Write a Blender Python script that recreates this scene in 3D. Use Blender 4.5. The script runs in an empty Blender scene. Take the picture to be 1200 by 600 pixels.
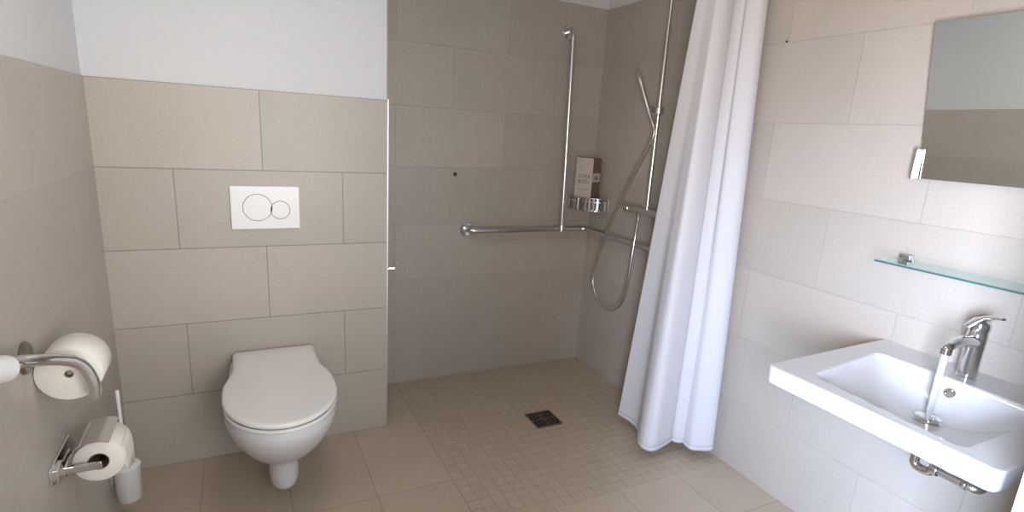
import bpy, bmesh, math, random
from mathutils import Vector, Matrix
random.seed(7)
sc = bpy.context.scene
COL = sc.collection
PI = math.pi
# ------------------------------------------------------------------ room numbers (metres)
W = 2.370       # right wall
D = 0.434       # back wall of the shower recess
P = 1.020       # free end of the toilet wall
H = 2.50        # ceiling
T15, T21 = 1.50, 2.10   # tops of the tiling
NEAR = -2.02    # near wall with the doorway
HALL = -3.6

# ------------------------------------------------------------------ materials
def new_mat(name):
    m = bpy.data.materials.new(name); m.use_nodes = True
    nt = m.node_tree
    return m, nt, nt.nodes['Principled BSDF']

def srgb(r, g, b):
    f = lambda c: (c / 255 / 12.92) if c / 255 <= .04045 else ((c / 255 + .055) / 1.055) ** 2.4
    return (f(r), f(g), f(b), 1)

def plain(name, col, rough=.5, metal=0, spec=None, noise=0, nscale=40, coat=0, bump=0):
    m, nt, b = new_mat(name)
    b.inputs['Base Color'].default_value = col
    b.inputs['Roughness'].default_value = rough
    b.inputs['Metallic'].default_value = metal
    if spec is not None: b.inputs['Specular IOR Level'].default_value = spec
    if coat:
        b.inputs['Coat Weight'].default_value = coat; b.inputs['Coat Roughness'].default_value = .05
    if noise or bump:
        tc = nt.nodes.new('ShaderNodeTexCoord'); n = nt.nodes.new('ShaderNodeTexNoise')
        n.inputs['Scale'].default_value = nscale; n.inputs['Detail'].default_value = 4
        nt.links.new(tc.outputs['Object'], n.inputs['Vector'])
        if noise:
            mx = nt.nodes.new('ShaderNodeMix'); mx.data_type = 'RGBA'
            mx.inputs['A'].default_value = tuple(c * (1 - noise) for c in col[:3]) + (1,)
            mx.inputs['B'].default_value = tuple(min(1, c * (1 + noise)) for c in col[:3]) + (1,)
            nt.links.new(n.outputs['Fac'], mx.inputs['Factor'])
            nt.links.new(mx.outputs['Result'], b.inputs['Base Color'])
        if bump:
            bp = nt.nodes.new('ShaderNodeBump'); bp.inputs['Strength'].default_value = bump
            bp.inputs['Distance'].default_value = .002
            nt.links.new(n.outputs['Fac'], bp.inputs['Height']); nt.links.new(bp.outputs['Normal'], b.inputs['Normal'])
    return m

def tile_mat(name, col, axis, shift, bw=.6, bh=.3, vshift=0., mortar=.0022, grout=.62, rough=.42, floor=False, offset=.5, var=.05):
    """tiling drawn in metres: axis = the world axis that runs along the rows, rows stack along z (or y on the floor)"""
    m, nt, b = new_mat(name)
    L = nt.links
    tc = nt.nodes.new('ShaderNodeTexCoord'); sx = nt.nodes.new('ShaderNodeSeparateXYZ')
    L.new(tc.outputs['Object'], sx.inputs[0])
    def add(sock, v):
        a = nt.nodes.new('ShaderNodeMath'); a.operation = 'ADD'; L.new(sock, a.inputs[0]); a.inputs[1].default_value = v; return a.outputs[0]
    u = add(sx.outputs[axis.upper()], shift); v = add(sx.outputs['Y' if floor == 'y' else ('X' if floor == 'x' else 'Z')], vshift)
    cb = nt.nodes.new('ShaderNodeCombineXYZ'); L.new(u, cb.inputs[0]); L.new(v, cb.inputs[1])
    br = nt.nodes.new('ShaderNodeTexBrick'); L.new(cb.outputs[0], br.inputs['Vector'])
    br.offset = offset; br.offset_frequency = 2; br.squash = 1
    br.inputs['Scale'].default_value = 1; br.inputs['Brick Width'].default_value = bw; br.inputs['Row Height'].default_value = bh
    br.inputs['Mortar Size'].default_value = mortar; br.inputs['Mortar Smooth'].default_value = .2; br.inputs['Bias'].default_value = 0
    br.inputs['Color1'].default_value = tuple(c * (1 - var) for c in col[:3]) + (1,)
    br.inputs['Color2'].default_value = tuple(c * (1 + var) for c in col[:3]) + (1,)
    br.inputs['Mortar'].default_value = tuple(c * grout for c in col[:3]) + (1,)
    n = nt.nodes.new('ShaderNodeTexNoise'); n.inputs['Scale'].default_value = 130; n.inputs['Detail'].default_value = 5
    L.new(tc.outputs['Object'], n.inputs['Vector'])
    n2 = nt.nodes.new('ShaderNodeTexNoise'); n2.inputs['Scale'].default_value = 3.5; n2.inputs['Detail'].default_value = 3
    L.new(tc.outputs['Object'], n2.inputs['Vector'])
    def ramp(sock, lo, hi):
        r = nt.nodes.new('ShaderNodeMapRange'); r.inputs['To Min'].default_value = lo; r.inputs['To Max'].default_value = hi
        r.inputs['From Min'].default_value = .25; r.inputs['From Max'].default_value = .75
        L.new(sock, r.inputs['Value']); return r.outputs[0]
    mm = nt.nodes.new('ShaderNodeMath'); mm.operation = 'MULTIPLY'
    L.new(ramp(n.outputs['Fac'], .93, 1.07), mm.inputs[0]); L.new(ramp(n2.outputs['Fac'], .96, 1.04), mm.inputs[1])
    mx = nt.nodes.new('ShaderNodeVectorMath'); mx.operation = 'SCALE'
    L.new(br.outputs['Color'], mx.inputs[0]); L.new(mm.outputs[0], mx.inputs['Scale'])
    L.new(mx.outputs[0], b.inputs['Base Color'])
    b.inputs['Roughness'].default_value = rough
    bp = nt.nodes.new('ShaderNodeBump'); bp.inputs['Strength'].default_value = .5; bp.inputs['Distance'].default_value = .0015; bp.invert = True
    L.new(br.outputs['Fac'], bp.inputs['Height']); L.new(bp.outputs['Normal'], b.inputs['Normal'])
    return m

TILE = (0.475, 0.424, 0.370, 1)
FLOOR = (0.51, 0.415, 0.32, 1)
M_toiletwall = tile_mat('tile_toilet_wall', TILE, 'x', -.234)
M_backwall = tile_mat('tile_back_wall', TILE, 'x', -1.464, grout=.85, mortar=.0018)
M_rightwall = tile_mat('tile_right_wall', TILE, 'y', 1.091, grout=.88, mortar=.0018)
M_leftwall = tile_mat('tile_left_wall', TILE, 'y', .1, grout=.93, mortar=.0012)
M_floor = tile_mat('tile_floor', FLOOR, 'y', .51, bw=.61, bh=.305, vshift=-.257, floor='x', offset=0, grout=.72, rough=.5)
M_mosaic = tile_mat('tile_mosaic', FLOOR, 'x', -1.172, bw=.0508, bh=.0508, vshift=.82, floor='y', offset=0, grout=.76, mortar=.002, rough=.5, var=.03)
M_paint = plain('white_paint', (.68,.68,.69,1), .75, noise=.02, nscale=60, bump=.1)
M_casing = plain('white_gloss_paint', srgb(238, 238, 238), .35)
M_ceramic = plain('white_ceramic', (.65,.65,.66,1), .14, coat=.4)
M_lid = plain('white_duroplast', (.84,.82,.805,1), .22, coat=.15)
M_plastic = plain('white_plastic', srgb(238, 238, 238), .3)
M_darksteel = plain('dark_steel', (.30, .27, .22, 1), .35, 1)
M_gap = plain('dark_gap', srgb(95, 92, 90), .7)
M_chrome = plain('chrome', (.78, .78, .79, 1), .1, 1)
M_brushed = plain('brushed_steel', (.68, .67, .65, 1), .28, 1, noise=.06, nscale=200)
M_hose = plain('hose_steel', (.72, .69, .64, 1), .25, 1)
M_alu = plain('aluminium_trim', (.75, .73, .70, 1), .3, 1)
M_paper = plain('toilet_tissue', srgb(236, 231, 222), .95, noise=.03, nscale=90, bump=.3)
M_core = plain('cardboard', srgb(150, 128, 100), .9, noise=.08)
M_dark = plain('dark_hole', srgb(40, 36, 33), .8)
M_brown = plain('brown_card', srgb(122, 100, 78), .6, noise=.05)
M_card = plain('pale_card', srgb(205, 194, 188), .55, noise=.02)
M_ink = plain('grey_ink', srgb(120, 112, 108), .7)
M_inkdark = plain('black_ink', srgb(45, 38, 34), .7)
M_plug = plain('brown_plug', srgb(88, 76, 66), .5)
M_bristle = plain('bristle', srgb(225, 225, 225), .8)

# toilet-brush glass, shelf glass, water
def glassy(name, col, rough=.0, ior=1.45, trans=1.0):
    m, nt, b = new_mat(name)
    b.inputs['Base Color'].default_value = col; b.inputs['Roughness'].default_value = rough
    b.inputs['IOR'].default_value = ior; b.inputs['Transmission Weight'].default_value = trans
    return m
def pane_mat():
    m, nt, b = new_mat('clear_greenish_glass'); L = nt.links
    b.inputs['Base Color'].default_value = (.72, .86, .84, 1); b.inputs['Roughness'].default_value = .05
    tr = nt.nodes.new('ShaderNodeBsdfTransparent'); tr.inputs['Color'].default_value = (.93, .985, .97, 1)
    mx = nt.nodes.new('ShaderNodeMixShader'); mx.inputs[0].default_value = .16
    L.new(tr.outputs[0], mx.inputs[1]); L.new(b.outputs[0], mx.inputs[2]); L.new(mx.outputs[0], nt.nodes['Material Output'].inputs['Surface'])
    return m
M_glass = pane_mat()
M_glassedge = plain('dark_green_glass_edge', srgb(70, 104, 100), .15)
M_frost = glassy('frosted_glass', (.88, .88, .86, 1), .5, 1.3, .25)
M_water = glassy('aerated_water', (.92, .96, 1, 1), .25, 1.33, .6)
M_mirror = plain('mirror_silver', (.80, .83, .81, 1), .015, 1)

# the curtain: thin woven cloth with a little light through it
def cloth_mat():
    m, nt, b = new_mat('white_curtain_cloth'); L = nt.links
    b.inputs['Base Color'].default_value = (.80,.79,.82,1); b.inputs['Roughness'].default_value = .8
    tr = nt.nodes.new('ShaderNodeBsdfTranslucent'); tr.inputs['Color'].default_value = (.8, .79, .8, 1)
    mx = nt.nodes.new('ShaderNodeMixShader'); mx.inputs[0].default_value = .18
    L.new(b.outputs[0], mx.inputs[1]); L.new(tr.outputs[0], mx.inputs[2])
    L.new(mx.outputs[0], nt.nodes['Material Output'].inputs['Surface'])
    tc = nt.nodes.new('ShaderNodeTexCoord'); n = nt.nodes.new('ShaderNodeTexNoise')
    n.inputs['Scale'].default_value = 260; n.inputs['Detail'].default_value = 3
    bp = nt.nodes.new('ShaderNodeBump'); bp.inputs['Strength'].default_value = .25; bp.inputs['Distance'].default_value = .001
    L.new(tc.outputs['Object'], n.inputs['Vector']); L.new(n.outputs['Fac'], bp.inputs['Height']); L.new(bp.outputs['Normal'], b.inputs['Normal'])
    return m
M_cloth = cloth_mat()

# ------------------------------------------------------------------ mesh helpers
def obj(name, bm, mat, parent=None, smooth=True, angle=38, bevel=0):
    bmesh.ops.remove_doubles(bm, verts=bm.verts, dist=1e-6)
    bmesh.ops.recalc_face_normals(bm, faces=bm.faces)
    if smooth:
        for f in bm.faces: f.smooth = True
        for e in bm.edges:
            if len(e.link_faces) == 2 and e.calc_face_angle(0) > math.radians(angle): e.smooth = False
    me = bpy.data.meshes.new(name); bm.to_mesh(me); bm.free()
    me.materials.append(mat)
    o = bpy.data.objects.new(name, me); COL.objects.link(o)
    if parent:
        o.parent = parent
        o.matrix_parent_inverse = parent_world(parent).inverted()
    if bevel:
        md = o.modifiers.new('soft_edges', 'BEVEL'); md.width = bevel; md.segments = 3; md.limit_method = 'ANGLE'
        md.harden_normals = False
    return o

def parent_world(o):
    m = o.matrix_basis.copy()
    while o.parent is not None:
        m = o.parent.matrix_basis @ o.matrix_parent_inverse @ m if False else (o.matrix_parent_inverse @ m)
        m = o.parent.matrix_basis @ m
        o = o.parent
    return m

def thing(name, label, cat, loc, group=None):
    o = bpy.data.objects.new(name, None); COL.objects.link(o)
    o.location = loc; o.empty_display_size = .05
    return tag(o, label, cat, group)

def tag(o, label, cat, group=None, kind=None):
    o['label'] = label; o['category'] = cat
    if group: o['group'] = group
    if kind: o['kind'] = kind
    return o

def struct(name, bm, mat, bevel=0, **k):
    o = obj(name, bm, mat, bevel=bevel, **k); o['kind'] = 'structure'; return o

def box(bm, x0, x1, y0, y1, z0, z1):
    vs = [bm.verts.new((x, y, z)) for z in (z0, z1) for y in (y0, y1) for x in (x0, x1)]
    for f in ((0, 2, 3, 1), (4, 5, 7, 6), (0, 1, 5, 4), (2, 6, 7, 3), (0, 4, 6, 2), (1, 3, 7, 5)):
        bm.faces.new([vs[i] for i in f])

def boxm(*a):
    bm = bmesh.new(); box(bm, *a); return bm

def frame_at(d):
    d = Vector(d).normalized()
    a = Vector((0, 0, 1)) if abs(d.z) < .9 else Vector((1, 0, 0))
    u = d.cross(a).normalized(); return u, d.cross(u).normalized()

def tube(bm, pts, r, seg=16, caps=True):
    pts = [Vector(p) for p in pts]; n = len(pts)
    rs = r if isinstance(r, (list, tuple)) else [r] * n
    u = None; rings = []
    for i, p in enumerate(pts):
        d = (pts[min(i + 1, n - 1)] - pts[max(i - 1, 0)]).normalized()
        if u is None: u, _ = frame_at(d)
        u = (u - d * u.dot(d)).normalized(); w = d.cross(u)
        rings.append([bm.verts.new(p + (u * math.cos(2 * PI * k / seg) + w * math.sin(2 * PI * k / seg)) * rs[i]) for k in range(seg)])
    for a, b in zip(rings, rings[1:]):
        for k in range(seg): bm.faces.new((a[k], a[(k + 1) % seg], b[(k + 1) % seg], b[k]))
    if caps: bm.faces.new(rings[0][::-1]); bm.faces.new(rings[-1])

def tubem(pts, r, seg=16, caps=True):
    bm = bmesh.new(); tube(bm, pts, r, seg, caps); return bm

def lathe(bm, prof, origin, axis, seg=32):
    """prof: (distance along axis, radius)"""
    o = Vector(origin); d = Vector(axis).normalized(); u, w = frame_at(d); rings = []
    for h, r in prof:
        if r < 1e-6: rings.append([bm.verts.new(o + d * h)])
        else: rings.append([bm.verts.new(o + d * h + (u * math.cos(2 * PI * k / seg) + w * math.sin(2 * PI * k / seg)) * r) for k in range(seg)])
    for a, b in zip(rings, rings[1:]):
        for k in range(seg):
            k2 = (k + 1) % seg
            if len(a) == 1 and len(b) == 1: continue
            if len(a) == 1: bm.faces.new((a[0], b[k2], b[k]))
            elif len(b) == 1: bm.faces.new((a[k], a[k2], b[0]))
            else: bm.faces.new((a[k], a[k2], b[k2], b[k]))
    return rings

def lathem(prof, origin, axis, seg=32):
    bm = bmesh.new(); lathe(bm, prof, origin, axis, seg); return bm

def loft(bm, rings, cap0=True, cap1=True):
    R = [[bm.verts.new(p) for p in r] for r in rings]; n = len(R[0])
    for a, b in zip(R, R[1:]):
        for k in range(n): bm.faces.new((a[k], a[(k + 1) % n], b[(k + 1) % n], b[k]))
    if cap0: bm.faces.new(R[0][::-1])
    if cap1: bm.faces.new(R[-1])

def spline(pts, n=12, closed=False):
    pts = [Vector(p) for p in pts]; out = []; m = len(pts)
    for i in range(m if closed else m - 1):
        g = (lambda k: pts[k % m]) if closed else (lambda k: pts[max(0, min(m - 1, k))])
        a, b, c, d = g(i - 1), g(i), g(i + 1), g(i + 2)
        for s in range(n):
            t = s / n
            out.append(.5 * ((2 * b) + (c - a) * t + (2 * a - 5 * b + 4 * c - d) * t * t + (3 * b - a - 3 * c + d) * t ** 3))
    if not closed: out.append(pts[-1])
    return out

def fillet(pts, r, n=8):
    """polyline with rounded corners"""
    pts = [Vector(p) for p in pts]; out = [pts[0]]
    for a, b, c in zip(pts, pts[1:], pts[2:]):
        p = b + (a - b).normalized() * min(r, (a - b).length * .49); q = b + (c - b).normalized() * min(r, (c - b).length * .49)
        for k in range(n + 1):
            t = k / n; out.append(p * (1 - t) ** 2 + b * 2 * t * (1 - t) + q * t * t)
    out.append(pts[-1]); return out

# ------------------------------------------------------------------ the setting
struct('floor', boxm(0, W, HALL, D, -.08, 0), M_floor, smooth=False)
bm = boxm(1.172, W, -.82, D, -.02, .0006)
struct('floor_shower', bm, M_mosaic, smooth=False)
struct('ceiling', boxm(-.1, W + .1, HALL, D + .1, H, H + .08), M_paint, smooth=False)
# left wall: tiles up to 1.5 m, white paint above
struct('wall_left', boxm(-.010, 0, NEAR, 0.004, 0, T15), M_leftwall, smooth=False)
struct('wall_left_upper', boxm(-.14, -.006, HALL, D + .1, 0, H), M_paint, smooth=False)
# toilet wall: a thick block whose free end is the side of the shower
struct('wall_toilet', boxm(-.006, P, 0, .012, 0, T15), M_toiletwall, smooth=False)
struct('wall_toilet_upper', boxm(-.006, P - .004, .006, D, 0, H), M_paint, smooth=False)
struct('wall_toilet_end', boxm(P - .004, P, .004, D, 0, T21), M_backwall, smooth=False)
struct('trim_1', boxm(P - .0015, P + .0045, -.0015, .007, 0, T15 + .004), M_alu, smooth=False)
# back wall of the shower
struct('wall_back', boxm(P - .1, W + .002, D, D + .012, 0, T21), M_backwall, smooth=False)
struct('wall_back_upper', boxm(P - .1, W + .1, D + .004, D + .1, 0, H), M_paint, smooth=False)
# right wall
struct('wall_right', boxm(W, W + .012, NEAR, D, 0, T21), M_rightwall, smooth=False)
struct('wall_right_upper', boxm(W + .004, W + .14, HALL, D + .1, 0, H), M_paint, smooth=False)
# near wall with the doorway the picture was taken from
bm = bmesh.new()
box(bm, 1.70, W, NEAR - .12, NEAR - .005, 0, H); box(bm, 0, .14, NEAR - .12, NEAR - .005, 0, H); box(bm, .14, 1.70, NEAR - .12, NEAR - .005, 2.12, H)
struct('wall_near', bm, M_paint, smooth=False)
bm = bmesh.new()
box(bm, 1.637, 1.715, NEAR - .135, NEAR, 0, 2.12); box(bm, .125, .20, NEAR - .135, NEAR, 0, 2.12); box(bm, .125, 1.715, NEAR - .135, NEAR, 2.06, 2.135)
struct('door_1', bm, M_casing, bevel=.003)

# ------------------------------------------------------------------ toilet
CX = .543
toilet = thing('toilet', 'white wall-hung ceramic toilet with its lid closed', 'toilet', (CX, 0, .2))
def d_outline(yf, yb, hw, ymax, rear_hw, n=20, neck=None):
    """half ellipse in front, straight or waisted sides back to the wall; counter-clockwise list of (x, y)"""
    right = []
    for k in range(n + 1):
        a = -PI / 2 + PI / 2 * k / n
        right.append((hw * math.cos(a), ymax + (ymax - yf) * math.sin(a)))
    m = 14
    for k in range(1, m + 1):
        t = k / m; q = t if neck is None else max(0, min(1, (t - .16) / (neck - .16))); s = q * q * (3 - 2 * q)
        right.append((hw + (rear_hw - hw) * s, ymax + (yb - ymax) * t))
    left = [(-x, y) for x, y in reversed(right)]
    return right + left[:-1]

# bowl lofted downwards from the rim to the outlet foot
secs = [(.418, -.642, -.002, .180, -.42, .168), (.40, -.649, -.002, .186, -.42, .168), (.37, -.644, -.002, .184, -.415, .165),
        (.33, -.618, -.002, .172, -.405, .152), (.29, -.585, -.002, .155, -.395, .135), (.25, -.545, -.002, .130, -.385, .115),
        (.22, -.508, -.002, .106, -.375, .10), (.20, -.476, -.002, .084, -.37, .085), (.187, -.455, -.03, .070, -.365, .066), (.178, -.442, -.08, .061, -.36, .058), (.165, -.436, -.16, .0565, -.355, .052),
        (.13, -.430, -.20, .0545, -.355, .048), (.09, -.426, -.22, .052, -.355, .046), (.066, -.422, -.23, .049, -.355, .042), (.053, -.412, -.24, .042, -.35, .036), (.046, -.390, -.26, .024, -.345, .02)]
bm = bmesh.new()
rings = []
for z, yf, yb, hw, ym, rh in secs:
    rings.append([(CX + x, y, z) for x, y in d_outline(yf, yb, hw, ym, rh, 20)])
loft(bm, rings)
obj('bowl', bm, M_ceramic, toilet, angle=50)
# seat ring, under the lid
def slab(outline, z0, z1, e=.004, dome=0.):
    bm = bmesh.new()
    cx = 0; cy = -.33
    def sc_(k, z): return [(CX + x * (1 - k / .19), cy + (y - cy) * (1 - k / .3) if y < -.004 else y, z) for x, y in outline]
    rs = [sc_(e, z0), sc_(0, z0 + e), sc_(0, z1 - e), sc_(e * .35, z1 - e * .3), sc_(e, z1)]
    if dome:
        for k in (.02, .06, .11): rs.append(sc_(k, z1 + dome * k / .11))
    loft(bm, rs); return bm
obj('seat', slab(d_outline(-.651, -.16, .187, -.42, .155, 20), .420, .4335), M_lid, toilet, angle=60)
obj('seat_gap', slab(d_outline(-.644, -.15, .180, -.42, .150, 20), .4325, .4375, .001), M_gap, toilet)
bm = slab(d_outline(-.655, -.004, .190, -.405, .158, 24, neck=.62), .437, .457, .007, .003)
for v in bm.verts:   # the rear of the lid is arched, with rounded back corners
    t = max(0, min(1, (v.co.y + .30) / .27)); t = t * t * (3 - 2 * t); q = (v.co.x - CX) / .158
    if v.co.z > .4385: v.co.z += t * (.026 * math.sqrt(max(0, 1 - min(1, abs(q)) ** 3)) - .003)
obj('lid', bm, M_lid, toilet, angle=60)
bm = bmesh.new(); box(bm, CX - .156, CX + .156, -.125, -.006, .40, .438)
obj('hinge_block', bm, M_gap, toilet, bevel=.006)

# ------------------------------------------------------------------ flush plate
fp = thing('flush_plate', 'white rectangular dual flush plate with two round buttons above the toilet', 'flush plate', (.538, 0, 1.057))
obj('plate', boxm(.4135, .663, -.011, .0015, .972, 1.141), M_plastic, fp, bevel=.003)
for (x, z, r) in ((.5085, 1.0575, .0515), (.5905, 1.0475, .0345)):
    bt = obj('button', lathem([(0, r), (.0014, r), (.0014, 0)], (x, -.0105, z), (0, -1, 0), 48), M_plastic, fp)
    bm = bmesh.new(); ring = [(x + (r + .0008) * math.cos(2 * PI * k / 48), -.0116, z + (r + .0008) * math.sin(2 * PI * k / 48)) for k in range(48)]
    tube(bm, ring + ring[:1], .0011, 6, False)
    obj('button_gap', bm, M_gap, bt)

# ------------------------------------------------------------------ hook on the end of the toilet wall
bm = lathem([(0, .014), (.002, .014), (.003, .006), (.012, .0065), (.030, .0125), (.036, .013), (.038, .011), (.038, 0)], (P + .002, .018, .775), (1, 0, 0))
tag(obj('wall_hook', bm, M_chrome), 'small chrome cone-shaped wall hook on the metal-trimmed wall edge', 'hook')
bm = lathem([(0, .011), (.004, .011), (.007, .007), (.008, 0)], (1.487, D, 1.167), (0, -1, 0), 20)
tag(obj('wall_plug', bm, M_plug), 'small round brown plug on the shower back wall left of the grab rail', 'plug')
bm = lathem([(0, .0045), (.002, .0045), (.003, .003), (.003, 0)], (W + .001, -.783, 1.803), (-1, 0, 0), 16)
tag(obj('screw_hole_plug', bm, M_dark), 'tiny dark screw hole plug on the right wall beside the shower curtain', 'plug')

# ------------------------------------------------------------------ floor drain
dr = thing('floor_drain', 'square metal floor drain with nested square slots in the shower floor', 'drain', (1.77, -.205, 0))
def sqring(bm, c, r0, r1, z0, z1):
    for (a, b, cc, d) in ((-r1, r1, -r1, -r0), (-r1, r1, r0, r1), (-r1, -r0, -r0, r0), (r0, r1, -r0, r0)):
        box(bm, c[0] + a, c[0] + b, c[1] + cc, c[1] + d, z0, z1)
dc = (1.771, -.2045)
bm = bmesh.new(); sqring(bm, dc, .062, .072, .0, .0045); obj('drain_frame', bm, M_darksteel, dr, smooth=False)
bm = boxm(dc[0] - .062, dc[0] + .062, dc[1] - .062, dc[1] + .062, .0, .0014); obj('drain_well', bm, M_dark, dr, smooth=False)
bm = bmesh.new()
for r in (.050, .034, .019): sqring(bm, dc, r - .0055, r, .001, .0042)
box(bm, dc[0] - .006, dc[0] + .006, dc[1] - .006, dc[1] + .006, .001, .0042)
for s in (-1, 1):
    box(bm, dc[0] + min(s * .006, s * .0625), dc[0] + max(s * .006, s * .0625), dc[1] - .0025, dc[1] + .0025, .001, .004)
    box(bm, dc[0] - .0025, dc[0] + .0025, dc[1] + min(s * .006, s * .0625), dc[1] + max(s * .006, s * .0625), .001, .004)
obj('drain_grate', bm, M_darksteel, dr, smooth=False)

# ------------------------------------------------------------------ shower grab rail
gr = thing('shower_grab_rail', 'stainless steel angled grab rail with tall upright around the shower corner', 'grab rail', (2.14, D, .86))
yb = D - .058; xr = W - .058; zr = .868; R1 = .0155
pts = fillet([(1.566, D - .002, zr), (1.566, yb, zr), (xr, yb, zr - .002), (xr, -.62, zr - .004), (W - .002, -.62, zr - .004)], .07, 10)
obj('horizontal_rail', tubem(pts, R1, 18), M_brushed, gr)
pts = fillet([(2.143, yb, zr + .006), (2.118, yb, 1.951), (2.118, D - .002, 1.951)], .06, 10)
obj('upright', tubem(pts, R1 * .95, 18), M_brushed, gr)
obj('tee_joint', lathem([(-.02, .019), (.012, .019), (.02, .0165)], (2.143, yb, zr + .004), (0, 0, 1), 20), M_brushed, gr)
FL = [(0, .038), (.006, .038), (.010, .034), (.011, .020), (.011, 0)]
for o_, ax in (((1.566, D, zr), (0, -1, 0)), ((2.118, D, 1.951), (0, -1, 0)), ((W, -.62, zr - .004), (-1, 0, 0))):
    obj('wall_flange', lathem(FL, o_, ax, 28), M_chrome, gr)
bm = bmesh.new(); tube(bm, [(2.30, yb, zr - .002), (2.30, D - .002, zr - .002)], .008, 12)
obj('wall_support', bm, M_chrome, gr)

# ------------------------------------------------------------------ shower set on the right wall
PX = W - .060; PY = -.163
sh = thing('riser_rail_shower', 'chrome shower column with bar mixer, slider and looped hose on the right wall', 'shower', (W, PY, 1.06))
obj('pole', tubem([(PX, PY, 1.05), (PX, PY, 1.93), (PX, PY, 1.931), (PX, PY, 2.13)], [.0115, .0115, .009, .009], 16), M_hose, sh)
obj('wall_bracket', lathem([(0, .026), (.006, .026), (.018, .020), (.05, .015), (.066, .014), (.074, .010), (.076, 0)], (W, PY - .004, 2.075), (-1, 0, 0), 24), M_chrome, sh)
# overhead arm and rose, above the picture
ov = obj('overhead_arm', tubem(fillet([(PX, PY, 2.12), (PX, PY, 2.24), (PX - .36, PY, 2.24), (PX - .36, PY, 2.20)], .05, 8), .009, 14), M_chrome, sh)
obj('shower_rose', lathem([(0, .012), (.02, .016), (.026, .095), (.034, .1), (.038, .098), (.038, 0)], (PX - .36, PY, 2.21), (0, 0, -1), 36), M_chrome, ov)
mb = obj('mixer_bar', tubem([(W - .055, .030, 1.045), (W - .055, .026, 1.045), (W - .055, -.02, 1.045), (W - .055, -.022, 1.045), (W - .055, -.268, 1.045), (W - .055, -.270, 1.045), (W - .055, -.318, 1.045), (W - .055, -.322, 1.045)],
                         [.018, .0215, .0215, .019, .019, .0215, .0215, .018], 24), M_brushed, sh)
for y in (-.07, -.22):
    obj('wall_union', lathem([(0, .030), (.006, .030), (.012, .018), (.05, .016)], (W, y, 1.045), (-1, 0, 0), 24), M_chrome, mb)
sl = obj('slider', lathem([(-.017, .020), (-.014, .024), (.014, .024), (.017, .020)], (PX, PY, 1.545), (0, 0, 1), 20), M_brushed, sh)
obj('handset_holder', tubem([(PX, PY, 1.545), (PX - .022, PY + .006, 1.547), (PX - .045, PY + .014, 1.55)], [.012, .013, .015], 16), M_brushed, sl)
hb = Vector((PX - .045, PY + .012, 1.53)); hd = Vector((-.03, .095, .21)).normalized()
hs = obj('hand_shower', lathem([(-.02, 0), (-.02, .009), (.0, .0125), (.05, .0125), (.13, .0115), (.14, .015), (.20, .016), (.208, .012), (.209, 0)], hb, hd, 20), M_brushed, sh)
hpts = [hb - hd * .015, (2.275, -.19, 1.44), (2.27, -.150, 1.34), (2.27, -.06, 1.19), (2.27, .045, 1.0), (2.27, .135, .80), (2.27, .185, .65), (2.27, .182, .57), (2.27, .126, .50), (2.27, .05, .472), (2.27, -.025, .482), (2.27, -.088, .535), (2.27, -.124, .64), (2.275, -.130, .80), (2.29, -.122, .93), (W - .055, -.100, 1.005), (W - .055, -.098, 1.032)]
obj('shower_hose', tubem(spline(hpts, 14), .0068, 12), M_hose, sh)
obj('hose_nut', lathem([(0, .010), (.018, .010), (.02, .008), (.034, .0075)], (W - .055, -.098, 1.028), (0, .05, -1), 16), M_chrome, mb)

# ------------------------------------------------------------------ corner basket and the carton in it
bk = thing('corner_basket', 'chrome slatted corner basket on the shower walls under the carton', 'basket', (W, D, .99))
bx0 = 2.207; by0 = .236
bm = bmesh.new()
arc = [(bx0 + .002, D - .004)]
arc = []
for k in range(17):
    a = k / 16 * PI / 2
    arc.append(Vector((W - (W - bx0) * math.cos(a), D - (D - by0) * math.sin(a), 0)))
tube(bm, [p + Vector((0, 0, 1.058)) for p in arc], .0042, 10); tube(bm, [p + Vector((0, 0, .986)) for p in arc], .0042, 10)
obj('rim', bm, M_chrome, bk)
for k in range(12):
    a = (k + .5) / 12 * PI / 2
    p = Vector((W - (W - bx0) * math.cos(a), D - (D - by0) * math.sin(a), 0)); t = Vector(((W - bx0) * math.sin(a), -(D - by0) * math.cos(a), 0)).normalized(); nn = Vector((t.y, -t.x, 0))
    bm = bmesh.new(); q = [p + t * sx * .0062 + nn * sn * .0012 for sx, sn in ((-1, -1), (1, -1), (1, 1), (-1, 1))]
    loft(bm, [[v + Vector((0, 0, z)) for v in q] for z in (.986, 1.058)])
    obj('slat', bm, M_chrome, bk, smooth=False)
bm = bmesh.new()
loft(bm, [[Vector((W - .003, D - .003, z))] + [p * .985 + Vector((W, D, 0)) * .015 + Vector((0, 0, z)) for p in arc] for z in (1.034, 1.040)])
obj('tray', bm, M_chrome, bk, smooth=False)

bx = thing('carton', 'upright cardboard carton, white front and brown side, in the corner basket', 'carton', (2.30, .36, 1.0415))
ca = math.radians(65)
def cl(x, y, z):   # local of the carton: its near vertical edge is the origin; x runs along the white face, y along the brown one
    u = Vector((-math.cos(ca), math.sin(ca), 0)); v = Vector((math.sin(ca), math.cos(ca), 0))
    return Vector((2.272, .296, 0)) + u * x + v * y + Vector((0, 0, z))
zb, zt = 1.0415, 1.284; wx, wy = .113, .088
def quadbox(x0, x1, y0, y1, z0, z1):
    bm = bmesh.new()
    loft(bm, [[cl(x0, y0, z), cl(x1, y0, z), cl(x1, y1, z), cl(x0, y1, z)] for z in (z0, z1)]); return bm
obj('carton_body', quadbox(0, wx, 0, wy, zb, zt), M_brown, bx, smooth=False)
obj('white_front', quadbox(-.0003, wx + .0003, -.0008, .0, zb + .0005, zt), M_card, bx, smooth=False)
obj('side_band', quadbox(-.0008, .0, .004, wy * .97, zb + .108, zb + .158), M_card, bx, smooth=False)
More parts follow.
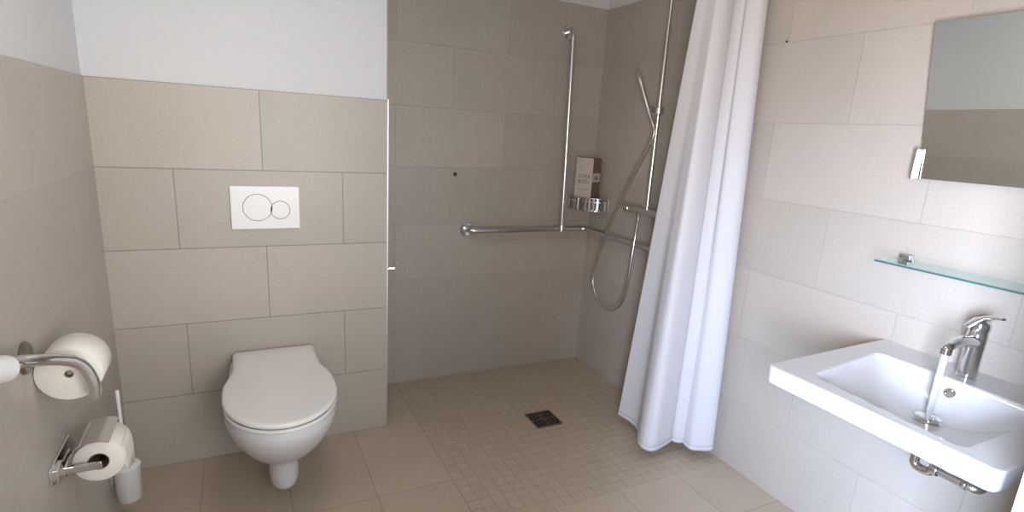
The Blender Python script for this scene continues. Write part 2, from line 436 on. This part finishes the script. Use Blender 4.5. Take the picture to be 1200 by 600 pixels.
def text(body, size, origin, xdir, up, mat, parent, name='lettering', thick=.0004):
    cu = bpy.data.curves.new('lettering', 'FONT'); cu.body = body; cu.size = size; cu.extrude = thick; cu.align_x = 'CENTER'
    t = bpy.data.objects.new('lettering_curve', cu); COL.objects.link(t)
    me = bpy.data.meshes.new_from_object(t.evaluated_get(bpy.context.evaluated_depsgraph_get()))
    COL.objects.unlink(t); bpy.data.objects.remove(t); bpy.data.curves.remove(cu)
    xd = Vector(xdir).normalized(); u = Vector(up).normalized(); n = xd.cross(u)
    M = Matrix((xd, u, n)).transposed().to_4x4(); M.translation = Vector(origin)
    me.transform(M); me.materials.clear(); me.materials.append(mat)
    o = bpy.data.objects.new(name, me); COL.objects.link(o); o.parent = parent; o.matrix_parent_inverse = parent_world(parent).inverted()
    return o
ux = cl(0, 0, 0) - cl(1, 0, 0); vy = cl(0, 1, 0) - cl(0, 0, 0)
text('CURA', .030, cl(wx * .47, -.0011, zb + .128), ux, (0, 0, 1), M_ink, bx)
text('BODY', .030, cl(wx * .47, -.0011, zb + .096), ux, (0, 0, 1), M_ink, bx)
obj('printed_rule', quadbox(wx * .15, wx * .85, -.0012, -.0007, zb + .062, zb + .0645), M_ink, bx, smooth=False)
text('ISA', .030, cl(-.0011, wy * .5, zb + .121), vy, (0, 0, 1), M_inkdark, bx)

# ------------------------------------------------------------------ shower curtain and its rail
cur = thing('shower_curtain', 'long white shower curtain gathered in folds against the right wall', 'shower curtain', (2.2, -.66, .05))
B = [(2.106, -.371), (2.112, -.50), (2.05, -.600), (2.022, -.668), (2.072, -.704), (2.188, -.666), (2.214, -.615), (2.200, -.655), (2.222, -.695), (2.253, -.692), (2.252, -.655), (2.226, -.742), (2.27, -.782), (2.330, -.786), (2.352, -.752)]
Tt = [(2.083, -.600), (2.088, -.625), (2.10, -.655), (2.115, -.672), (2.14, -.676), (2.20, -.657), (2.215, -.630), (2.22, -.645), (2.24, -.665), (2.262, -.655), (2.272, -.634), (2.270, -.655), (2.29, -.688), (2.330, -.694), (2.352, -.670)]
nB = spline([(x, y, 0) for x, y in B], 12); nT = spline([(x, y, 0) for x, y in Tt], 12)
ZB, ZT = .05, 2.13
def curtain_pt(i, t):
    s = i / (len(nB) - 1)
    p = nB[i].lerp(nT[i], t)
    p.y += .004 * math.sin(s * 46 + t * 3.0) * (1 - .5 * t); p.x += .003 * math.sin(s * 33 + t * 5)
    p.z = ZB + (ZT - ZB) * t
    p.x = min(p.x, W - .008)
    return p
def curtain_mesh(t0, t1, rows, off=0.):
    bm = bmesh.new(); g = []
    for r in range(rows + 1):
        t = t0 + (t1 - t0) * r / rows
        g.append([bm.verts.new(curtain_pt(i, t)) for i in range(len(nB))])
    for a, b in zip(g, g[1:]):
        for i in range(len(nB) - 1): bm.faces.new((a[i], a[i + 1], b[i + 1], b[i]))
    return bm
def cloth(name, bm, th):
    o = obj(name, bm, M_cloth, cur, angle=80)
    m = o.modifiers.new('thickness', 'SOLIDIFY'); m.thickness = th; m.offset = 0
    return o
cloth('curtain_cloth', curtain_mesh(0, 1, 60), .0012)
cloth('hem', curtain_mesh(.0, .0075, 1), .0030)
cr = thing('curtain_rail', 'white tubular shower curtain rail above the white curtain', 'curtain rail', (W, -.65, 2.16))
obj('rail', tubem([(W - .002, -.65, 2.16), (P + .3, -.65, 2.16)], .0125, 16), M_plastic, cr)
obj('end_bracket', lathem([(0, .03), (.008, .03), (.014, .018), (.03, .016)], (W, -.65, 2.16), (-1, 0, 0), 24), M_plastic, cr)
obj('ceiling_support', tubem([(P + .31, -.65, 2.16), (P + .31, -.65, H)], .009, 12), M_plastic, cr)

# ------------------------------------------------------------------ washbasin
sk = thing('washbasin', 'white rectangular ceramic washbasin on the right wall under the glass shelf', 'washbasin', (W, -1.66, .803))
ZS = .803; X0 = 1.779; Y0, Y1 = -1.388, -1.948      # front edge, far end, near end
def inside_quad(x, y):
    """distance in from the rounded basin outline (negative outside)"""
    q = [(1.842, -1.488), (2.222, -1.438), (2.222, -1.868), (1.815, -1.868)]
    dmin = 1e9
    ds = []
    for i in range(4):
        ax, ay = q[i]; bx_, by_ = q[(i + 1) % 4]
        ex, ey = bx_ - ax, by_ - ay; l = math.hypot(ex, ey)
        ds.append(((x - ax) * ey - (y - ay) * ex) / l)
    r = .03
    # rounded intersection of the half planes
    ds = [d for d in ds]
    m = min(ds)
    if m > r: return m, ds
    neg = [max(0, r - d) for d in ds]
    return r - math.sqrt(sum(v * v for v in neg)), ds
def basin_depth(x, y):
    m, ds = inside_quad(x, y)
    if m <= 0: return 0, m
    # ds order: far end (gentle), wall side (steep), near end, front
    def prof(d, L):
        t = max(0, min(1, d / L)); return 1 - (1 - t) ** 2
    lens = (.20, .085, .20, .10)
    f = 1
    for d, L in zip(ds, lens): f = min(f, prof(max(d, 0), L)) if False else f * prof(max(d, 0), L)
    e = min(1, m / .012); e = e * e * (3 - 2 * e)
    return (.012 + .092 * f) * e, m
bm = bmesh.new()
NX, NY = 110, 120
def frontx(y):   # rounded front corners
    r = .022; d = min(y - Y1, Y0 - y)
    return X0 + (r - math.sqrt(max(0, r * r - (r - d) ** 2)) if d < r else 0)
grid = []
for j in range(NY + 1):
    y = Y1 + (Y0 - Y1) * j / NY
    # denser near the ends for round corners
    s = j / NY; y = Y1 + (Y0 - Y1) * (s * .7 + .3 * (.5 - .5 * math.cos(PI * s)))
    fx = frontx(y); row = []
    for i in range(NX + 1):
        x = fx + (W - .001 - fx) * i / NX
        yy = y + (.022 * (x - X0) / (W - X0)) * ((y - Y1) / (Y0 - Y1))
        d, m = basin_depth(x, yy)
        edge = min(x - fx, 1); lip = 0
        ee = min(x - fx, y - Y1, Y0 - y)
        if ee < .005: lip = .003 * (1 - ee / .005) ** 2
        row.append(bm.verts.new((x, yy, ZS - d - lip)))
    grid.append(row)
for a, b in zip(grid, grid[1:]):
    for i in range(NX): bm.faces.new((a[i], a[i + 1], b[i + 1], b[i]))
loop = [grid[0][i] for i in range(NX + 1)] + [grid[j][NX] for j in range(1, NY + 1)] + [grid[NY][i] for i in range(NX - 1, -1, -1)] + [grid[j][0] for j in range(NY - 1, 0, -1)]
def ringdown(prev, z, ins):
    out = []
    for v in prev:
        c = Vector((2.08, -1.66, 0)); p = v.co.copy(); k = Vector((c.x - p.x, c.y - p.y, 0)); k = k.normalized() * ins
        if p.x > W - .01: k.x = 0
        out.append(bm.verts.new((p.x + k.x, p.y + k.y, z)))
    n = len(prev)
    for i in range(n): bm.faces.new((prev[i], prev[(i + 1) % n], out[(i + 1) % n], out[i]))
    return out
r1 = ringdown(loop, ZS - .006, 0); r2 = ringdown(r1, ZS - .046, .001); r3 = ringdown(r2, ZS - .051, .004); r4 = ringdown(r3, ZS - .053, .03); r5 = ringdown(r4, ZS - .112, .13); r6 = ringdown(r5, ZS - .118, .05)
bm.faces.new(r6)
obj('basin', bm, M_ceramic, sk, angle=45)
# waste plug and overflow
obj('waste_plug', lathem([(-.008, .036), (.001, .036), (.003, .034), (.004, .0325), (.010, .032), (.013, .027), (.0145, 0)], (2.120, -1.656, ZS - .101), (0, 0, 1), 36), M_chrome, sk)
ofl = lathem([(0, .013), (.002, .013), (.003, .0105), (.001, .009), (.001, 0)], (2.186, -1.664, ZS - .030), (-.8, 0, .6), 28)
obj('overflow_ring', ofl, M_chrome, sk)

fc = thing('basin_faucet', 'chrome single-lever faucet on the washbasin with running water', 'faucet', (2.288, -1.648, ZS))
FXc, FYc = 2.288, -1.648
obj('faucet_body', lathem([(0, .027), (.004, .027), (.006, .0245), (.06, .0240), (.10, .0248), (.125, .0252), (.135, .0235), (.140, .019), (.141, 0)], (FXc, FYc, ZS), (0, 0, 1), 36), M_chrome, fc)
sp = spline([(FXc, FYc, .906), (FXc - .05, FYc - .001, .919), (FXc - .10, FYc - .003, .922), (FXc - .140, FYc - .006, .918), (FXc - .160, FYc - .007, .911), (FXc - .163, FYc - .007, .900)], 8)
n = len(sp)
obj('spout', tubem(sp, [.0195 - .0075 * min(1, k / (n * .55)) for k in range(n)], 24), M_chrome, fc)
obj('aerator', lathem([(0, .0135), (.012, .0135), (.013, .011), (.013, 0)], (FXc - .163, FYc - .007, .908), (0, 0, -1), 24), M_chrome, fc)
# lever: domed cap with an arm swung towards the near end
bm = bmesh.new()
lathe(bm, [(-.012, .0245), (.006, .0255), (.016, .022), (.022, .012), (.024, 0)], (FXc, FYc, ZS + .150), (-.12, -.1, 1), 32)
obj('lever_cap', bm, M_chrome, fc)
bm = bmesh.new()
def flat(c, t, w, h):
    t = Vector(t).normalized(); s = t.cross(Vector((0, 0, 1))).normalized(); u = s.cross(t)
    return [Vector(c) + s * w * math.cos(a) + u * h * math.sin(a) for a in [2 * PI * k / 16 for k in range(16)]]
lp = [(FXc - .035, FYc + .018, ZS + .150), (FXc - .012, FYc + .006, ZS + .169), (FXc - .004, FYc - .012, ZS + .180), (FXc - .008, FYc - .036, ZS + .187), (FXc - .012, FYc - .052, ZS + .190)]
loft(bm, [flat(p, Vector(lp[min(i + 1, 4)]) - Vector(lp[max(i - 1, 0)]), (.010, .020, .018, .009, .0075)[i], (.004, .008, .008, .004, .0035)[i]) for i, p in enumerate(lp)])
obj('lever', bm, M_chrome, fc)
wt = [(FXc - .163, FYc - .007, .897), (FXc - .164, FYc - .007, .85), (FXc - .166, FYc - .0075, .78), (FXc - .168, FYc - .008, .718), (FXc - .169, FYc - .008, .712)]
tag(obj('water_stream', tubem(spline(wt, 8), [.0095 - .0022 * k / 32 for k in range(33)], 16), M_water), 'clear stream of water falling from the faucet onto the basin plug', 'water')

# siphon under the basin
tx = 2.112
tp = thing('drain_trap', 'chrome drain trap with horizontal waste pipe under the washbasin', 'drain trap', (tx, -1.656, .56))
obj('tailpiece', lathem([(0, .0135), (.052, .0135), (.053, .0175), (.070, .0175), (.072, .0135), (.09, .0135)], (tx, -1.655, .684), (0, 0, -1), 24), M_chrome, tp)
obj('trap_bend', tubem(fillet([(tx, -1.655, .60), (tx, -1.655, .5625), (tx, -1.697, .5625), (tx, -1.697, .580), (tx, -1.715, .580)], .021, 8), .0125, 20), M_chrome, tp)
obj('bend_nut', lathem([(0, .0165), (.002, .0175), (.014, .0175), (.016, .0165)], (tx, -1.700, .580), (0, -1, 0), 24), M_chrome, tp)
obj('waste_pipe', tubem(fillet([(tx, -1.705, .580), (tx, -1.808, .580), (W + .001, -1.780, .580)], .02, 8), .0115, 20), M_brushed, tp)
obj('pipe_nut', lathem([(0, .0135), (.002, .015), (.010, .015), (.012, .0135)], (tx, -1.772, .580), (0, -1, 0), 24), M_chrome, tp)
obj('wall_rose', lathem([(0, .035), (.004, .035), (.012, .02), (.014, .016)], (W + .001, -1.780, .580), (-1, 0, 0), 24), M_chrome, tp)

# ------------------------------------------------------------------ glass shelf
gs = thing('glass_shelf', 'clear glass shelf with chrome clamps between mirror and washbasin', 'shelf', (W, -1.65, 1.08))
bm = boxm(W - .130, W - .002, -1.945, -1.356, 1.076, 1.083); gp = obj('glass_plate', bm, M_glass, gs, smooth=False)
obj('polished_edge', boxm(W - .1315, W - .130, -1.945, -1.356, 1.0765, 1.0825), M_glassedge, gp, smooth=False)
for y in (-1.385, -1.905):
    bm = bmesh.new(); box(bm, W - .026, W, y - .016, y + .016, 1.083, 1.098); box(bm, W - .026, W, y - .016, y + .016, 1.066, 1.076); box(bm, W - .003, W, y - .016, y + .016, 1.066, 1.098)
    obj('clamp', bm, M_chrome, gs, bevel=.0015)

# ------------------------------------------------------------------ mirror
mi = thing('mirror', 'frameless mirror tilted slightly forward above the glass shelf', 'mirror', (W, -1.65, 1.34))
th = math.radians(2.62); n_ = Vector((-math.cos(th), 0, -math.sin(th)))
zb_, zt_ = 1.339, 1.792; xb = 2.344
def mx_(z): return xb - (z - zb_) * math.tan(th)
crn = [(-1.371, zb_), (-1.329, zt_), (-1.93, zt_), (-1.93, zb_)]
front = [Vector((mx_(z), y, z)) for y, z in crn]
bm = bmesh.new(); loft(bm, [front, [p - n_ * .0045 for p in front]]); obj('mirror_glass', bm, M_mirror, mi, smooth=False)
for y0_, s in ((-1.366, 1), (-1.93, -1)):
    bm = bmesh.new(); a, b = sorted((y0_ - .006 * s, y0_ + .012 * s)); zc = (zb_ - .003, zb_ + .088)
    box(bm, W - .047, W - .001, min(y0_ + .004 * s, y0_ + .012 * s), max(y0_ + .004 * s, y0_ + .012 * s), *zc)
    q0 = [Vector((mx_(zc[0]) - .001, 0, zc[0])), Vector((mx_(zc[1]) - .001, 0, zc[1]))]
    box(bm, mx_(zc[1]) - .0065, mx_(zc[1]) - .0015, a, b, zc[0], zc[1])
    obj('holder', bm, M_brushed, mi, bevel=.0015)
for y in (-1.45, -1.85):
    obj('tilt_support', boxm(mx_(1.7) + .006, W - .0005, y - .012, y + .012, 1.69, 1.71), M_brushed, mi, smooth=False)

# ------------------------------------------------------------------ paper holder with its roll, lower left
def roll(name, label, c, r, rc, y0, y1, group=None):
    t = thing(name, label, 'toilet paper', (c[0], (y0 + y1) / 2, c[1] - r), group)
    o_ = (c[0], y0, c[1]); ln = y1 - y0
    bm = lathem([(0, rc), (0, r - .002), (.002, r), (ln - .002, r), (ln, r - .002), (ln, rc), (0, rc)], o_, (0, 1, 0), 56)
    obj('paper', bm, M_paper, t, angle=60)
    bm = lathem([(-.0005, rc - .0018), (-.0005, rc + .0002), (ln, rc + .0002), (ln, rc - .0018), (-.0005, rc - .0018)], o_, (0, 1, 0), 40)
    obj('core', bm, M_core, t)
    return t
LC = (.0795, .508); LR = .057
rl = roll('toilet_paper', 'white toilet paper roll with torn hanging end on the chrome holder', LC, LR, .0235, -.782, -.668)
# torn tail hanging off the room side
bm = bmesh.new(); rows = []
for k in range(11):
    a = .55 - k * .11
    x = LC[0] + (LR + .0012) * math.cos(max(a, 0)); z = LC[1] + (LR + .0012) * math.sin(max(a, 0)) - max(0, -a) * .06
    rows.append([Vector((x + (.002 * math.sin(j * 1.7 + k * .5) if a < 0 else 0), -.775 + .104 * j / 10, z - (.016 * (j % 3) / 2 + .03 * j / 10 if k == 10 else 0))) for j in range(11)])
vv = [[bm.verts.new(p) for p in r] for r in rows]
for a, b in zip(vv, vv[1:]):
    for j in range(10): bm.faces.new((a[j], a[j + 1], b[j + 1], b[j]))
tail = obj('torn_tail', bm, M_paper, rl, angle=80)
md = tail.modifiers.new('thickness', 'SOLIDIFY'); md.thickness = .0006
ph = thing('paper_holder', 'chrome toilet paper holder with curved cover on the lower left wall', 'paper holder', (0, -.74, .53))
obj('wall_plate', boxm(-.001, .006, -.875, -.70, .515, .556), M_chrome, ph, bevel=.002)
# L-shaped arm: flat bar out from the wall in front of the roll, then a rod into the core
bm = boxm(.004, .090, -.806, -.798, .499, .519); ar = obj('arm', bm, M_chrome, ph, bevel=.002)
obj('spindle', tubem([(LC[0] + .002, -.800, LC[1]), (LC[0] + .002, -.675, LC[1])], .0085, 16), M_chrome, ph)
bm = boxm(.004, .012, -.85, -.798, .499, .540); obj('arm_mount', bm, M_chrome, ph, bevel=.002)
bm = bmesh.new(); rings = []
for k in range(19):
    a = math.radians(196 - k * 7.4)
    rings.append((math.cos(a), math.sin(a)))
ptsA = [(-.001, LC[1] - .012)] + [(LC[0] + (LR + .009) * c, LC[1] + (LR + .009) * s) for c, s in rings]
def strip(pts2, y0, y1, t):
    bm = bmesh.new(); n = len(pts2); inner = []
    for i, (x, z) in enumerate(pts2):
        a = Vector(pts2[max(0, i - 1)]); b = Vector(pts2[min(n - 1, i + 1)]); d = (b - a).normalized(); inner.append((x + d.y * t, z - d.x * t))
    poly = pts2 + inner[::-1]
    loft(bm, [[Vector((x, y, z)) for x, z in poly] for y in (y0, y1)]); return bm
cv = obj('cover', strip(ptsA, -.797, -.660, .0016), M_chrome, ph, angle=30)
obj('cover_rib', strip([(x + .0, z + .0035) for x, z in ptsA[9:12]], -.797, -.660, .003), M_brushed, cv)

# spare roll on its wall pin, and the rail in front
sp_ = roll('toilet_paper', 'fuller white toilet paper roll behind the chrome rail on the left wall', (.0665, .795), .0655, .009, -.868, -.765)
so = thing('spare_roll_pin', 'chrome pin on the left wall carrying the roll behind the rail', 'roll holder', (0, -.738, .795))
obj('pin', tubem(fillet([(.001, -.738, .795), (.0665, -.738, .795), (.0665, -.862, .795)], .01, 6), .005, 14), M_brushed, so)
obj('pin_flange', lathem([(0, .022), (.004, .022), (.006, .012), (.006, 0)], (-.001, -.738, .795), (1, 0, 0), 20), M_brushed, so)

lr = thing('bent_grab_rail', 'chrome bent rail on round flange in front of the upper paper roll', 'grab rail', (0, -.9, .857))
obj('wall_flange', lathem([(0, .037), (.005, .037), (.009, .033), (.010, .018), (.010, 0)], (0, -.9, .857), (1, 0, 0), 32), M_darksteel, lr)
rp = spline([(.0285, -1.115, .930), (.0295, -1.07, .914), (.034, -1.03, .899), (.050, -.985, .881), (.075, -.95, .864), (.096, -.93, .848), (.110, -.918, .824), (.118, -.911, .792), (.120, -.907, .766), (.117, -.905, .747)], 8)
obj('bent_tube', tubem(rp, .0132, 22), M_chrome, lr)
obj('wall_post', tubem([(-.001, -.9, .857), (.03, -.935, .862), (.066, -.962, .870)], .008, 14), M_chrome, lr)
bm = bmesh.new()
gd = Vector((.008, .055, -.020)).normalized()
lathe(bm, [(-.09, 0), (-.09, .022), (-.085, .026), (-.005, .026), (0, .022), (0, 0)], (.029, -1.095, .912), gd, 32)
obj('white_grip', bm, M_plastic, lr)['label'] = 'white plastic grip'

# toilet brush on the left wall near the corner
tb = thing('toilet_brush', 'toilet brush with white handle in frosted cup behind the paper holder', 'toilet brush', (.052, -.36, .12))
bxx, byy = .052, -.345
obj('handle', lathem([(0, .0055), (.20, .0055), (.27, .006), (.274, .0045), (.275, 0)], (bxx, byy, .235), (0, 0, 1), 16), M_plastic, tb)
obj('cup_lid', lathem([(0, .041), (.004, .041), (.006, .036), (.008, .012), (.008, 0)], (bxx, byy, .229), (0, 0, 1), 32), M_plastic, tb)
obj('cup', lathem([(0, 0), (0, .034), (.004, .037), (.125, .040), (.125, .037), (.008, .033), (.006, 0)], (bxx, byy, .104), (0, 0, 1), 32), M_frost, tb)
obj('brush_head', lathem([(0, .01), (.006, .024), (.07, .026), (.085, .012), (.10, .006)], (bxx, byy, .122), (0, 0, 1), 24), M_bristle, tb)
obj('wall_bracket', boxm(-.001, .014, byy - .012, byy + .012, .16, .20), M_chrome, tb, bevel=.002)

# ------------------------------------------------------------------ light
def area(name, loc, rot, sx, sy, e, col=(1, 1, 1)):
    l = bpy.data.lights.new(name, 'AREA'); l.shape = 'RECTANGLE'; l.size = sx; l.size_y = sy; l.energy = e; l.color = col
    o = bpy.data.objects.new(name, l); COL.objects.link(o); o.location = loc; o.rotation_euler = rot; return o
def lamp(name, loc, r, e, col):
    l = bpy.data.lights.new(name, 'POINT'); l.shadow_soft_size = r; l.energy = e; l.color = col
    o = bpy.data.objects.new(name, l); COL.objects.link(o); o.location = loc; return o
lamp('hall_lamp_light', (.62, -2.52, 1.0), .15, 11, (1, .97, .9))
k = area('warm_wall_fill', (.50, -2.55, 1.25), (PI / 2 + .02, 0, math.radians(21 - 90)), .35, .9, 19, (1, .85, .76)); k.data.spread = math.radians(105)  # unseen fill added to warm and brighten the right wall
k = area('cool_wall_fill', (.50, -2.55, .92), (PI / 2 - .19, 0, math.radians(22 - 90)), .35, 1.0, 18, (.52, .80, 1.25)); k.data.spread = math.radians(75)  # cool fill added for the lower right wall; no actual window behind it
k = area('toilet_wall_fill', (.90, -2.45, 1.3), (PI / 2, 0, math.radians(105 - 90)), .5, 1.0, 4.6, (1, .96, .91)); k.data.spread = math.radians(75)  # narrow fill added so the toilet wall outshines the shower recess
area('ceiling_fill_light', (.72, -1.15, H - .06), (0, 0, 0), .4, .4, 7, (1, 1, .93))  # added fill with no fixture, lifts the left wall and the toilet lid
w = bpy.data.worlds.new('world'); sc.world = w; w.use_nodes = True
w.node_tree.nodes['Background'].inputs[0].default_value = (.90, .975, 1.09, 1); w.node_tree.nodes['Background'].inputs[1].default_value = 1.2

# ------------------------------------------------------------------ camera (solved from the tile grid)
cam = bpy.data.cameras.new('camera'); co = bpy.data.objects.new('camera', cam); COL.objects.link(co)
yaw, pitch, roll_, f = .467438, -.246449, .061382, 646.244
fwd = Vector((math.sin(yaw) * math.cos(pitch), math.cos(yaw) * math.cos(pitch), math.sin(pitch)))
rt = Vector((math.cos(yaw), -math.sin(yaw), 0)); up = rt.cross(fwd)
r2 = rt * math.cos(roll_) + up * math.sin(roll_); u2 = up * math.cos(roll_) - rt * math.sin(roll_)
m = Matrix((r2, u2, -fwd)).transposed().to_4x4(); m.translation = (.44567, -2.37445, 1.40420)
co.matrix_world = m
cam.sensor_width = 36; cam.lens = f * 36 / 1200; cam.shift_y = 17.24 / 1200; cam.clip_start = .02
sc.camera = co
sc.view_settings.view_transform = 'Standard'; sc.view_settings.look = 'None'; sc.view_settings.gamma = 1; sc.view_settings.use_curve_mapping = False
sc.view_settings.exposure = -.13
sc.cycles.use_denoising = True
sc.cycles.max_bounces = 10
sc.cycles.caustics_reflective = False; sc.cycles.caustics_refractive = False
